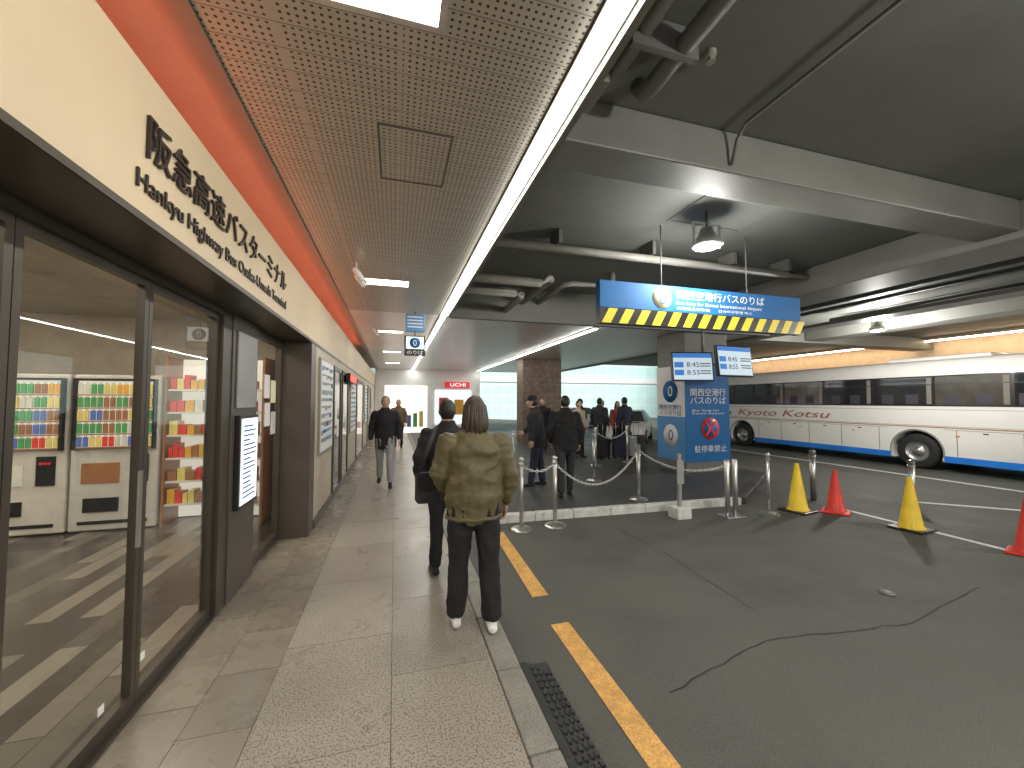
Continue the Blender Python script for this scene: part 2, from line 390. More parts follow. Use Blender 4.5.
# ------------------------------------------------------------ left frontage
ft=root('ticket_office_frontage')
box('fascia',-1.05,-.975,-3,22,2.35,2.955,fascia_m,ft)
box('cove_back',-1.34,-1.28,-3,22,2.36,3.415,redw,ft)
box('cove_top',-1.279,-.98,-3,22,3.34,3.415,redw,ft)
box('soffit',-1.33,-.972,-3,22,2.33,2.348,bronze,ft)
box('edge_trim',-.972,-.966,-3,22,2.332,2.362,bronze,ft)
text('sign_letters_japanese','阪急高速バスターミナル',(-.966,1.90,2.615),FX,letter,ft,w=2.12,h=.185,ext=.006)
text('sign_letters_english','Hankyu Highway Bus Osaka-Umeda Terminal',(-.968,1.85,2.455),FX,letter,ft,w=2.2,h=.10,ext=.004)
dr=root('sliding_glass_door')
X=-1.32
def sheet(nm,y0,y1,z0,z1,par,x=X):
    return mesh(nm,[(x,y0,z0),(x,y1,z0),(x,y1,z1),(x,y0,z1)],[(0,1,2,3)],clear,par)
def pane(y0,y1,z0=.09,z1=2.24,fr=.035):
    boxes('door_frame',[(X-.02,X+.02,y0,y0+fr,.021,2.279),(X-.02,X+.02,y1-fr,y1,.021,2.279),(X-.02,X+.02,y0+fr,y1-fr,.021,z0),(X-.02,X+.02,y0+fr,y1-fr,z1,2.279)],bronze,dr)
    sheet('glass',y0+fr,y1-fr,z0,z1,dr)
for a,b in [(-1.0,.9),(.9,1.83),(1.835,2.645),(2.65,3.55)]: pane(a,b)
box('head_rail',X-.05,X+.05,-3,3.555,2.28,2.329,bronze,dr)
box('sill',X-.05,X+.05,-3,3.555,.003,.02,bronze,dr)
boxes('door_handle',[(X+.021,X+.035,2.60,2.62,.85,1.25)],steel,dr)
boxes('sticker',[(X+.003,X+.005,2.72,2.76,.2,.24),(X+.003,X+.005,2.4,2.44,.14,.18)],white,dr)
box('door_post',X-.06,X+.05,3.56,3.72,.01,2.33,bronze,ft)
box('display_pillar',X-.05,X+.06,3.73,4.33,.01,2.33,dbrown,ft,bev=.004)
sb=root('illuminated_notice_board')
box('case',X+.062,X+.10,3.80,4.26,.72,1.50,black,sb,bev=.005)
box('face',X+.101,X+.104,3.83,4.23,.75,1.47,emit('notice_glow',(.9,.95,1),1.0),sb)
boxes('notice_text',[(X+.105,X+.106,3.88,3.88+random.uniform(.15,.31),z/100,z/100+.012) for z in range(80,142,4)],blue,sb)
box('upper_panel',X+.062,X+.075,3.80,4.26,1.56,2.2,greym,sb,bev=.003)
g2=root('shop_window')
boxes('frame',[(X-.03,X+.03,4.34,4.40,.02,2.33),(X-.03,X+.03,5.26,5.33,.02,2.33),(X-.03,X+.03,4.4,5.26,.02,.1),(X-.03,X+.03,4.4,5.26,2.25,2.33)],bronze,g2)
sheet('glass',4.4,5.26,.1,2.25,g2)
for k,(yy,zz) in enumerate([(4.75,1.65),(4.98,1.6),(4.78,1.35),(5.0,1.25)]): box('paper_notice',X+.005,X+.007,yy,yy+.18,zz,zz+.25,[white,creamd,white,whitep][k],g2)
wl=root('frontage_wall')
box('column',-1.36,-.975,5.33,5.62,.0,2.33,dbrown,wl,bev=.004)
box('wall',-1.36,-.978,5.622,22,.0,2.33,beigew,wl)
box('skirting',-.977,-.965,5.62,22,.003,.12,dbrown,wl)
def posterboard(y0,y1,z0,z1,seed,nm='poster_board'):
    random.seed(seed); r=root(nm)
    box('frame',-.976,-.945,y0,y1,z0,z1,trim,r,bev=.004)
    box('sheet',-.944,-.942,y0+.03,y1-.03,z0+.03,z1-.03,white,r)
    L=[];M_=[]
    z=z1-.1
    while z>z0+.1:
        y=y0+.07
        while y<y1-.15:
            w=random.uniform(.08,.3); w=min(w,y1-.07-y); hh=random.uniform(.02,.07)
            L.append((-.941,-.940,y,y+w,z-hh,z)); M_.append(random.choice([0,0,1,2,2,2])); y+=w+.03
        z-=.11
    boxes('printed_blocks',L,[blue,blue2,greym,red],r,mi=M_)
posterboard(5.8,6.9,.9,2.2,1)
posterboard(9.6,10.8,.9,2.15,3)
posterboard(14,15,.9,2.15,5)
dglass=mat('dark_glass',(.03,.028,.025),.08)
for y0,y1 in ((7.1,8.0),(8.2,9.2),(11.2,13.4),(15.6,17.6)):
    r=root('shop_entrance')
    boxes('frame',[(-.977,-.95,y0,y0+.06,.125,2.2),(-.977,-.95,y1-.06,y1,.125,2.2),(-.977,-.95,y0+.06,y1-.06,2.12,2.2)],bronze,r)
    box('dark_glass',-.977,-.965,y0+.06,y1-.06,.125,2.12,dglass,r)
    boxes('stickers',[(-.964,-.962,y0+.2,y0+.45,1.2,1.6),(-.964,-.962,y1-.45,y1-.2,1.0,1.3)],white,r)
rs=root('red_led_sign'); box('case',-.94,-.86,8.6,9.9,2.0,2.18,black,rs); box('led_face',-.859,-.857,8.65,9.85,2.03,2.15,emit('red_led',(1,.03,.02),5),rs)
# ------------------------------------------------------------ lobby interior
lb=root('lobby_interior')
lf=mat('lobby_floor',(.1,.08,.06),.25); nt=lf.node_tree; b=nt.nodes['Principled BSDF']
tc=nn(nt,'ShaderNodeTexCoord'); mp=nn(nt,'ShaderNodeMapping'); mp.inputs['Rotation'].default_value=(0,0,math.radians(90))
bk=nn(nt,'ShaderNodeTexBrick'); bk.inputs['Scale'].default_value=1; bk.inputs['Brick Width'].default_value=.85; bk.inputs['Row Height'].default_value=.16
bk.inputs['Color1'].default_value=(.05,.04,.03,1); bk.inputs['Color2'].default_value=(.36,.31,.24,1); bk.inputs['Bias'].default_value=-.45; bk.inputs['Mortar Size'].default_value=.004
bk.inputs['Mortar'].default_value=(.05,.04,.03,1)
nt.links.new(tc.outputs['Object'],mp.inputs[0]); nt.links.new(mp.outputs[0],bk.inputs[0]); nt.links.new(bk.outputs[0],b.inputs['Base Color'])
box('floor',-8,-1.365,-2,7.5,-.05,.005,lf,lb)
inw=mat('interior_wall',(.46,.39,.30),.6)
box('end_wall',-8,-1.365,7.5,7.6,0,2.9,inw,lb)
box('side_wall',-8.1,-8,-2,7.6,0,2.9,inw,lb)
box('near_wall',-8,-1.5,-2.1,-2,0,2.9,inw,lb)
box('ceiling',-8.1,-1.345,-2.1,7.6,2.9,2.95,mat('interior_ceiling',(.5,.46,.38),.7),lb)
box('front_upper',-1.5,-1.35,-3,7.49,2.35,2.899,inw,lb)
pl=emit('lobby_lamp',(1,.92,.78),24)
for x in (-2.4,-4.4,-6.4):
    for y in (1.2,3.4,5.2): box('ceiling_lamp',x-.15,x+.15,y-.5,y+.5,2.87,2.898,pl,lb)
box('stone_wall',-1.62,-1.4,6.3,7.49,0,2.9,brickm,lb)
vmb=[mat('vending_body_%d'%i,c,.4) for i,c in enumerate([(.60,.56,.49),(.35,.33,.3),(.6,.08,.06),(.55,.52,.46)])]
pcol=[mat('drink_%d'%i,c,.3) for i,c in enumerate([(.7,.06,.04),(.75,.4,.05),(.1,.35,.12),(.7,.68,.6),(.12,.18,.5),(.35,.16,.07),(.75,.62,.2)])]
vl=emit('vending_and_shelf_glow',(1,.93,.80),.6)
for k in range(4):
    x0=-6.6+k*.93; r=root('vending_machine')
    m_=vmb[[0,3,0,3][k]]
    box('cabinet',x0,x0+.9,6.25,7.0,.02,1.95,m_,r,bev=.02)
    box('display_back',x0+.06,x0+.84,6.243,6.249,1.05,1.87,vl,r)
    L=[];Mi=[]
    for row in range(5):
        for c in range(12):
            xx=x0+.07+c*.0645; zz=1.055+row*.163
            ch=random.randrange(7) if c%2==0 else ch
            L.append((xx,xx+.045,6.215,6.24,zz,zz+.12)); Mi.append(ch)
            L.append((xx+.012,xx+.033,6.220,6.235,zz+.1201,zz+.14)); Mi.append(3)
        L.append((x0+.06,x0+.84,6.21,6.241,1.05+row*.163-.014,1.05+row*.163)); Mi.append(5)
    boxes('bottles',L,pcol,r,mi=Mi)
    boxes('frame',[(x0+.03,x0+.06,6.2,6.25,1.02,1.9),(x0+.84,x0+.87,6.2,6.25,1.02,1.9),(x0+.06,x0+.84,6.2,6.25,1.872,1.9)],black,r)
    boxes('panel',[(x0+.15,x0+.5,6.235,6.249,.25,.42),(x0+.62,x0+.8,6.235,6.249,.6,.95),(x0+.1,x0+.8,6.24,6.249,.10,.14)],black,r)
    boxes('buttons',[(x0+.65+i*.04,x0+.68+i*.04,6.228,6.234,.85,.88) for i in range(3)],[red],r)
    boxes('labels',[(x0+.12,x0+.5,6.24,6.249,.6,.85)],[pcol[[0,6,3,5][k]]],r)
for X0,X1,Y0,Y1,R_ in ((-2.86,-2.3,6.3,6.7,6),(-2.25,-1.68,6.0,6.5,6)):
    sh=root('souvenir_shelf')
    L=[];Mi=[]
    box('glow_backboard',X0,X1,Y1-.02,Y1,.02,2.2,vl,sh)  # board given an added glow to brighten the shelf goods
    for row in range(R_):
        z=.25+row*.30
        L.append((X0,X1,Y0,Y1-.021,z,z+.025)); Mi.append(3)
        x=X0+.02
        while x<X1-.1:
            w=random.uniform(.05,.11); L.append((x,x+w-.01,Y0+.02,Y0+.2,z+.026,z+random.uniform(.12,.22))); Mi.append(random.choice([0,0,1,3,5,6,6])); x+=w
    for x in (X0-.03,X1): L.append((x,x+.028,Y0-.02,Y1+.02,0.01,2.2)); Mi.append(5)
    boxes('shelves',L,pcol,sh,mi=Mi)
# ------------------------------------------------------------ column with wraps
cc=root('concrete_column')
box('shaft',6.4,7.6,7.7,8.7,-.3,3.85,slabl,cc,bev=.01)
box('front_wrap',6.38,7.62,7.68,7.697,.22,2.45,blue,cc)
box('side_wrap_upper',6.38,6.397,7.70,8.71,1.25,2.45,white,cc)
box('side_wrap_lower',6.38,6.397,7.70,8.71,.22,1.249,blue2,cc)
def disc(nm,c,r,axis,m,par,t=.006):
    c=V(c); a=V(axis); return tube(nm,[c,c+a*t],r,m,par,n=32)
disc('zero_disc_side',(6.372,8.2,1.85),.26,(-1,0,0),blue,cc)
text('zero_side','0',(6.364,8.28,1.73),FL,white,cc,h=.26)
disc('zero_disc_side',(6.372,8.2,.8),.26,(-1,0,0),white,cc)
text('zero_side','0',(6.364,8.28,.68),FL,blue,cc,h=.26)
text('side_text','関西空港行\nバスのりば',(6.372,8.62,1.42),FL,blue,cc,w=.8,h=.26)
disc('prohibit_ring',(7.05,7.672,.98),.25,(0,-1,0),red,cc)
disc('prohibit_inner',(7.05,7.664,.98),.18,(0,-1,0),blue,cc)
mesh('prohibit_bar',[(6.9,7.654,1.13),(6.94,7.654,1.16),(7.2,7.654,.84),(7.16,7.654,.81)],[(0,1,2,3)],red,cc)
mesh('prohibit_bar',[(6.9,7.652,.84),(6.94,7.652,.81),(7.2,7.652,1.13),(7.16,7.652,1.16)],[(0,1,2,3)],red,cc)
text('column_text','関西空港行\nバスのりば',(6.5,7.672,1.75),FR,white,cc,w=1.0,h=.36)
text('column_text','Bus Stop for\nKansai Airport',(6.55,7.672,1.38),FR,white,cc,w=.9,h=.13)
text('column_text','駐停車禁止',(6.6,7.672,.45),FR,white,cc,w=.9,h=.16)
disc('zero_disc',(7.0,7.672,2.25),.13,(0,-1,0),creamd,cc); text('zero','0',(6.94,7.664,2.17),FR,blue,cc,h=.16)
# ------------------------------------------------------------ overhead sign
sg=root('overhead_bus_stop_sign')
Y=4.2
box('panel',2.31,5.44,Y,Y+.1,2.735,3.06,blue,sg,bev=.004)
box('hazard_board',2.31,5.44,Y,Y+.1,2.545,2.732,black,sg)
vs=[];fs=[]; x=2.33
while x<5.3:
    a=len(vs); vs+=[(x,Y-.003,2.55),(x+.12,Y-.003,2.55),(x+.22,Y-.003,2.727),(x+.10,Y-.003,2.727)]; fs.append((a,a+1,a+2,a+3)); x+=.228
mesh('yellow_stripes',vs,fs,yellow,sg)
disc('zero_disc',(3.17,Y-.003,2.90),.135,(0,-1,0),creamd,sg,t=.003)
text('zero','0',(3.12,Y-.008,2.82),FR,blue,sg,w=.10,h=.16)
text('sign_text','関西空港行バスのりば',(3.38,Y-.003,2.915),FR,white,sg,w=1.4,h=.115)
text('sign_text','Bus Stop for Kansai International Airport',(3.38,Y-.003,2.835),FR,white,sg,w=1.36,h=.055)
text('sign_text','机场巴士乘车处      간사이공항행 버스',(3.38,Y-.003,2.77),FR,white,sg,w=1.2,h=.04)
for x in (3.2,4.55): tube('hanger',[(x,Y+.05,3.05),(x,Y+.05,3.84)],.008,darkpipe,sg,n=8)
hs=root('hanging_stop_sign')
box('blue_box',.17,.50,7.4,7.5,2.88,3.2,blue2,hs,bev=.005)
boxes('text_rows',[(.2,.47,7.396,7.399,2.95+k*.06,2.97+k*.06) for k in range(4)],white,hs)
box('box',.15,.52,7.4,7.5,2.44,2.80,black,hs,bev=.005)
box('face',.18,.49,7.394,7.399,2.56,2.78,emit('sign_glow',(.85,.95,.95),.9),hs)
disc('zero_disc',(.335,7.393,2.67),.095,(0,-1,0),blue,hs,t=.003); text('zero','0',(.295,7.388,2.615),FR,white,hs,h=.11)
text('text','のりば',(.19,7.396,2.465),FR,white,hs,w=.28,h=.07)
tube('hanger',[(.335,7.45,2.8),(.335,7.45,3.25)],.01,darkpipe,hs,n=8)
bw=emit('screen_blue',(.03,.16,.5),.9); dk=emit('screen_dark',(.05,.05,.06),.2); sw=emit('screen_white',(.62,.76,.86),.65)
def monitor(loc,rz,tilt,w,h):
    r=root('departure_monitor',loc,rz); r.rotation_euler=(tilt,0,rz)
    box('case',-w/2,w/2,0,.07,-h/2,h/2,black,r,bev=.008)
    box('screen',-w/2+.03,w/2-.03,-.004,-.001,-h/2+.03,h/2-.03,sw,r)
    box('header',-w/2+.03,w/2-.03,-.007,-.005,h/2-.12,h/2-.032,bw,r)
    box('tag',-w/2+.05,-w/2+.24,-.007,-.005,-.02,.09,bw,r); box('tag',-w/2+.05,-w/2+.24,-.007,-.005,-.18,-.07,bw,r)
    text('time','8:45',(-w/2+.3,-.006,-.01),FR,dk,r,w=.26,h=.1); text('time','8:55',(-w/2+.3,-.006,-.17),FR,dk,r,w=.26,h=.1)
    boxes('rows',[(.15,w/2-.06,-.007,-.005,z,z+.02) for z in (.05,.0,-.1,-.15)],dk,r)
    box('bracket',-.05,.05,.07,.25,-.05,.05,darkpipe,r)
monitor((5.80,6.75,2.32),math.radians(-14),math.radians(-6),.86,.6)
monitor((6.88,6.75,2.46),math.radians(6),math.radians(-6),1.02,.66)
mp_=root('monitor_mast'); tube('pole',[(6.32,7.05,2.1),(6.32,7.05,3.84)],.03,darkpipe,mp_,n=10)
tube('arm',[(5.8,7.0,2.35),(6.9,7.0,2.42)],.022,darkpipe,mp_,n=8,side=V((0,1,0)))
# ------------------------------------------------------------ barrier posts & chains
def post(x,y,z,h=.95,r=.028,base=True):
    p=root('chain_post',(x,y,z))
    if base: lathe('base',[(.15,0),(.15,.012),(.13,.03),(.05,.045),(.03,.05)],steel,p)
    tube('pole',[(0,0,.0),(0,0,h)],r,steel,p,n=16)
    lathe('cap',[(r+.006,h-.02),(r+.008,h),(r*.8,h+.02),(.005,h+.028)],steel,p,n=16)
    lathe('ring',[(r,h-.09),(r+.012,h-.085),(r+.012,h-.065),(r,h-.06)],steel,p,n=16)
post(1.66,5.22,-.12); post(2.16,5.25,-.12); post(3.95,7.5,-.02,.95); post(3.9,5.85,-.02,.9,.035)
post(5.52,4.85,-.12,.92,.024); post(7.1,5.35,zg(7.1),.85,.045,False); post(8.4,4.65,zg(8.4),.78,.045,False)
post(4.9,9.2,-.02); post(6.0,9.5,-.02); post(10.4,4.0,zg(10.4),.8,.045,False)
post(2.55,8.6,-.02); post(3.3,8.9,-.02)
cb=root('steel_bollard_group',(4.9,4.95,-.12))
box('plate',-.17,.17,-.12,.12,.0,.015,steel,cb,bev=.003)
for dx,dy in ((-.11,-.05),(-.04,.03),(.04,-.05),(.11,.03)):
    tube('bollard',[(dx,dy,.01),(dx,dy,.84)],.034,steel,cb,n=16,cap=.3)
st=root('weighted_barrier_post',(4.1,5.1,-.12))
box('base',-.12,.12,-.12,.12,0,.17,whitep,st,bev=.015)
box('pole',-.025,.025,-.025,.025,.17,.95,greym,st,bev=.004); box('plate',-.06,.06,-.036,-.026,.5,.85,greym,st,bev=.004)
chm=mat('chain_metal',(.7,.7,.67),.4,metal=.3)
def chain(a,b,sag,nm='barrier_chain'):
    a=V(a);b=V(b); L=(b-a).length; n=int(L*1.08/.042); vs=[];fs=[]
    pts=[]
    for i in range(n+1):
        t=i/n; p=a.lerp(b,t); p.z-=sag*4*t*(1-t); pts.append(p)
    for i in range(n):
        c=(pts[i]+pts[i+1])/2; d=(pts[i+1]-pts[i]).normalized(); up=V((0,0,1)) if i%2 else d.cross(V((0,0,1))).normalized()
        s=(up-d*up.dot(d)).normalized(); w=d.cross(s); base=len(vs); A=10;B=5
        for k in range(A):
            an=2*math.pi*k/A; rad=d*math.cos(an)*.027+s*math.sin(an)*.015; rd=rad.normalized()
            for q in range(B):
                bb=2*math.pi*q/B; vs.append(c+rad+(rd*math.cos(bb)+w*math.sin(bb))*.0055)
        for k in range(A):
            for q in range(B):
                fs.append((base+k*B+q,base+((k+1)%A)*B+q,base+((k+1)%A)*B+(q+1)%B,base+k*B+(q+1)%B))
    mesh(nm,vs,fs,chm,None,smooth=True)
chain((1.66,5.22,.75),(2.16,5.25,.75),.1)
chain((2.16,5.25,.75),(3.9,5.85,.8),.42)
chain((3.9,5.85,.8),(4.9,4.95,.66),.2)
chain((3.95,7.5,.85),(4.9,9.2,.85),.3)
chain((4.9,9.2,.85),(6.0,9.5,.85),.2)
def cone(x,y,h,m,rz=0):
    r=root('traffic_cone',(x,y,zg(x)),rz)
    k=h/.7
    box('base',-.19*k,.19*k,-.19*k,.19*k,.0,.03,black if m is yellowp else m,r,bev=.012)
    lathe('body',[(.15*k,.028),(.145*k,.045),(.125*k,.07),(.03*k,h-.03),(.028*k,h),(.016*k,h+.002),(.014*k,h-.02)],m,r,n=28)
    lathe('ring',[(.098*k+.002,.20*k),(.074*k+.0025,.33*k)],m,r,n=28)
cone(6.14,4.88,.75,yellowp,.2); cone(6.64,4.66,.66,red,.5); cone(6.74,3.76,.70,yellowp,.1); cone(6.92,2.78,.62,red,.3)
# ------------------------------------------------------------ bus
busw=mat('bus_cream_paint',(.86,.84,.79),.18,var=.03,scale=1); busg=mat('bus_lower_paint',(.60,.58,.56),.25,var=.06)
bglass=mat('bus_glass',(.02,.024,.026),.06,var=.3,scale=1.5); bglass2=mat('bus_glass_curtain',(.07,.065,.055),.1,var=.3)
def bus():
    r=root('tour_bus',(14.5,10.0,-.33))
    prof=[(0.03,.28),(0,.34),(0,1.75),(.02,2.65),(.07,2.92),(.16,3.06),(.32,3.13),(1.25,3.17),(2.18,3.13),(2.34,3.06),(2.43,2.92),(2.48,2.65),(2.5,1.75),(2.5,.34),(2.47,.28)]
    sts=[(-6,.12,.05),(-5.9,.04,.02),(-5.6,0,0),(-4,0,0),(5.3,0,0),(5.75,.03,.02),(5.95,.1,.06),(6.02,.2,.12)]
    vs=[];fs=[];n=len(prof)
    for y,ix,iz in sts:
        for x,z in prof:
            cx=1.25+(x-1.25)*(1-ix/1.25); vs.append((cx,y-(.0 if y<5.5 else max(0,z-1.2)*.12),z-(iz if z>2 else 0)))
    for i in range(len(sts)-1):
        for k in range(n):
            k2=(k+1)%n; fs.append((i*n+k,(i+1)*n+k,(i+1)*n+k2,i*n+k2))
    fs.append(tuple(range(n))); fs.append(tuple((len(sts)-1)*n+k for k in range(n-1,-1,-1)))
    body=mesh('body',vs,fs,busw,r)
    bm=bmesh.new(); bm.from_mesh(body.data); bmesh.ops.recalc_face_normals(bm,faces=bm.faces); bm.to_mesh(body.data); bm.free()
    WY=(-2.1,3.95)
    for wy in WY:
        bpy.ops.mesh.primitive_cylinder_add(radius=.60,depth=3.2,vertices=40,location=(14.5+1.25,10+wy,-.33+.5),rotation=(0,math.pi/2,0))
        c=bpy.context.object; md=body.modifiers.new('c','BOOLEAN'); md.operation='DIFFERENCE'; md.object=c; md.solver='EXACT'
        bpy.context.view_layer.update(); bake(body); bpy.data.objects.remove(c,do_unlink=True)
    body.data.materials.clear(); body.data.materials.append(busw)
    shade_auto(body,35)
    box('chassis',.35,2.15,-5.5,5.5,.3,1.1,black,r)
    tyre=mat('tyre',(.02,.02,.02),.8); hub=mat('hub',(.45,.45,.44),.35,metal=.8)
    for wy in WY:
        for x0,sg_ in ((.04,1),(2.46,-1)):
            N=32
            def ringmesh(nm,pr,m_,capd):
                vs2=[];fs2=[]
                for rr_,d in pr:
                    for k in range(N):
                        a=2*math.pi*k/N; vs2.append((x0+sg_*d,wy+rr_*math.cos(a),.5+rr_*math.sin(a)))
                for i in range(len(pr)-1):
                    for k in range(N): fs2.append((i*N+k,i*N+(k+1)%N,(i+1)*N+(k+1)%N,(i+1)*N+k))
                if capd: fs2.append(tuple((len(pr)-1)*N+k for k in range(N)))
                mesh(nm,vs2,fs2,m_,r,smooth=True)
            ringmesh('tyre',[(.28,0),(.42,-.01),(.49,.02),(.50,.08),(.50,.22),(.48,.27),(.3,.28)],tyre,False)
            ringmesh('wheel_hub',[(.28,.005),(.26,.03),(.2,.07),(.12,.06),(.11,.0),(.02,-.01)],hub,True)
        N=24; vs2=[];fs2=[]
        for k in range(N+1):
            a=math.radians(-12)+math.radians(204)*k/N
            for rr_ in (.60,.64): vs2.append((-.004,wy+rr_*math.cos(a),.5+rr_*math.sin(a)))
        for k in range(N): fs2.append((2*k,2*k+1,2*k+3,2*k+2))
        mesh('arch_lip',vs2,fs2,greym,r)
    def xz(z): return .02*(z-1.75)/.9
    def quad(nm,y0,y1,z0,z1,off,m):
        return mesh(nm,[(xz(z0)-off,y0,z0),(xz(z0)-off,y1,z0),(xz(z1)-off,y1,z1),(xz(z1)-off,y0,z1)],[(0,3,2,1)],m,r)
    quad('window_band',-5.5,5.35,1.80,2.66,.004,black)
    ys_=[-5.4,-4.05,-2.55,-1.05,.45,1.95,3.3,4.3,5.3]
    cur=mat('curtain',(.22,.20,.17),.8); seat=mat('seat_shape',(.05,.045,.06),.7)
    for i in range(len(ys_)-1):
        quad('window_pane',ys_[i]+.03,ys_[i+1]-.03,1.84,2.62,.008,bglass if i not in(1,4) else bglass2)
        quad('window_rail',ys_[i]+.03,ys_[i+1]-.03,2.40,2.42,.011,black)
        if i<6:
            quad('curtain',ys_[i]+.05,ys_[i]+.16,1.86,2.60,.009,cur)
            for q in (.35,.95): quad('headrest',ys_[i]+q,ys_[i]+q+.3,1.86,2.14,.0095,seat)
    quad('door_seam',4.72,4.735,.36,1.78,.004,black); quad('door_seam',5.45,5.465,.36,1.78,.004,black)
    for y in (-5.1,-4.2,-3.0,-1.2,-.1,1.0,2.1,3.1):
        boxes('hatch_seam',[(-.003,.0005,y,y+.012,.45,1.149)],black,r)
    boxes('hatch_seam',[(-.003,.0005,-5.7,-2.75,1.15,1.162),(-.003,.0005,-1.45,3.3,1.15,1.162),(-.003,.0005,-5.7,5.5,1.70,1.712)],greym,r)
    boxes('accent_stripe',[(-.004,.0005,-5.6,4.7,1.20,1.225),(-.004,.0005,-5.6,4.7,1.245,1.255)],pcol[5],r)
    for y in (-.7,.4,1.5,2.6,-3.6,-4.7): boxes('hatch_handle',[(-.006,0,y,y+.1,1.08,1.11)],black,r)
    bs=mat('bus_blue_skirt',(.02,.2,.7),.3)
    for a,b_ in ((-5.9,-2.72),(-1.48,3.33),(4.57,5.8)): boxes('blue_skirt',[(-.006,.02,a,b_,.27,.44)],bs,r)
    boxes('side_marker',[(-.012,0,y,y+.08,.98,1.02) for y in (-5,-3.05,-.5,1.3,2.9)],mat('amber',(.8,.3,.03),.3),r)
    text('bus_lettering','Kyoto Kotsu',(-.006,4.2,1.36),FL,mat('bus_letter_brown',(.38,.10,.05),.4),r,w=3.9,h=.33,shear=.3,ext=.003)
    boxes('crest',[(-.006,0,4.5,4.65,1.36,1.5),(-.006,0,4.66,4.8,1.45,1.6),(-.006,0,4.81,4.9,1.34,1.45)],[pcol[2],pcol[4],pcol[1]],r,mi=[0,1,2])
    mesh('windscreen',[(.15,6.035-.1,1.35),(2.35,6.035-.1,1.35),(2.3,5.84-.05,2.75),(.2,5.84-.05,2.75)],[(0,1,2,3)],bglass,r)
    for x in (.25,1.95): box('headlamp',x,x+.3,5.9,6.03,.6,.8,white,r,bev=.03)
    box('bumper',.1,2.4,5.85,6.06,.28,.5,busg,r,bev=.04)
    tube('mirror_arm',[(.1,5.9,2.6),(-.15,6.2,2.55),(-.2,6.3,2.3)],.02,black,r); box('mirror',-.27,-.13,6.24,6.34,1.95,2.3,black,r,bev=.03)
    box('roof_unit',.5,2.0,-3.5,-1.2,3.1,3.25,busw,r,bev=.05)
bus()
# ------------------------------------------------------------ car
cglass=mat('car_glass',(.10,.12,.12),.08,var=.2)
def car(loc,rz,paint):
    r=root('parked_car',loc,rz)
    st_=[(-2.15,.62,.62,.62,.60),(-2.05,.78,.72,.72,.70),(-1.6,.86,.86,.90,.76),(-1.05,.875,.95,.99,.74),(-.35,.875,.97,1.43,.58),(.3,.875,.98,1.5,.58),(1.2,.875,.99,1.46,.57),(1.75,.86,1.0,1.2,.62),(2.05,.80,.95,.96,.70),(2.15,.70,.7,.7,.62)]
    vs=[];fs=[];mi=[]
    for y,w,zb,zr,wr in st_:
        vs+=[(-w*.94,y,.22),(-w,y,.45),(-w*.985,y,zb),(-wr,y,zr),(wr,y,zr),(w*.985,y,zb),(w,y,.45),(w*.94,y,.22)]
    for i in range(len(st_)-1):
        for k in range(8):
            k2=(k+1)%8; fs.append((i*8+k,i*8+k2,(i+1)*8+k2,(i+1)*8+k))
            gl=(k in (2,4) and 3<=i<=6) or (k==3 and i in (3,6))
            mi.append(1 if gl else 0)
    fs+= [tuple(range(7,-1,-1)),tuple((len(st_)-1)*8+k for k in range(8))]; mi+=[0,0]
    o=mesh('body',vs,fs,[paint,cglass],r,mi=mi)
    bm=bmesh.new(); bm.from_mesh(o.data); bmesh.ops.recalc_face_normals(bm,faces=bm.faces); bm.to_mesh(o.data); bm.free()
    shade_auto(o,30)
    for x in (-.80,.80):
        for y in (-1.35,1.35):
            tube('tyre',[(x-.1,y,.32),(x+.1,y,.32)],.32,blackr,r,n=24,side=V((0,1,0)))
            tube('hub',[(x+(.101 if x>0 else -.101),y,.32),(x+(.115 if x>0 else -.115),y,.32)],.2,steel,r,n=16,side=V((0,1,0)))
    for x in (-.7,.42): box('headlamp',x,x+.28,-2.13,-1.98,.6,.74,white,r,bev=.02)
    box('grille',-.35,.35,-2.17,-2.1,.42,.6,black,r,bev=.02); box('number_plate',-.17,.17,-2.185,-2.172,.42,.5,white,r)
    box('bumper',-.72,.72,-2.19,-2.0,.24,.4,paint,r,bev=.03)
carw=mat('car_white',(.85,.85,.85),.2,var=.03)
car((10.9,17.0,-.30),math.radians(-40),carw)
car((12.4,27,-.33),math.radians(-80),carw)
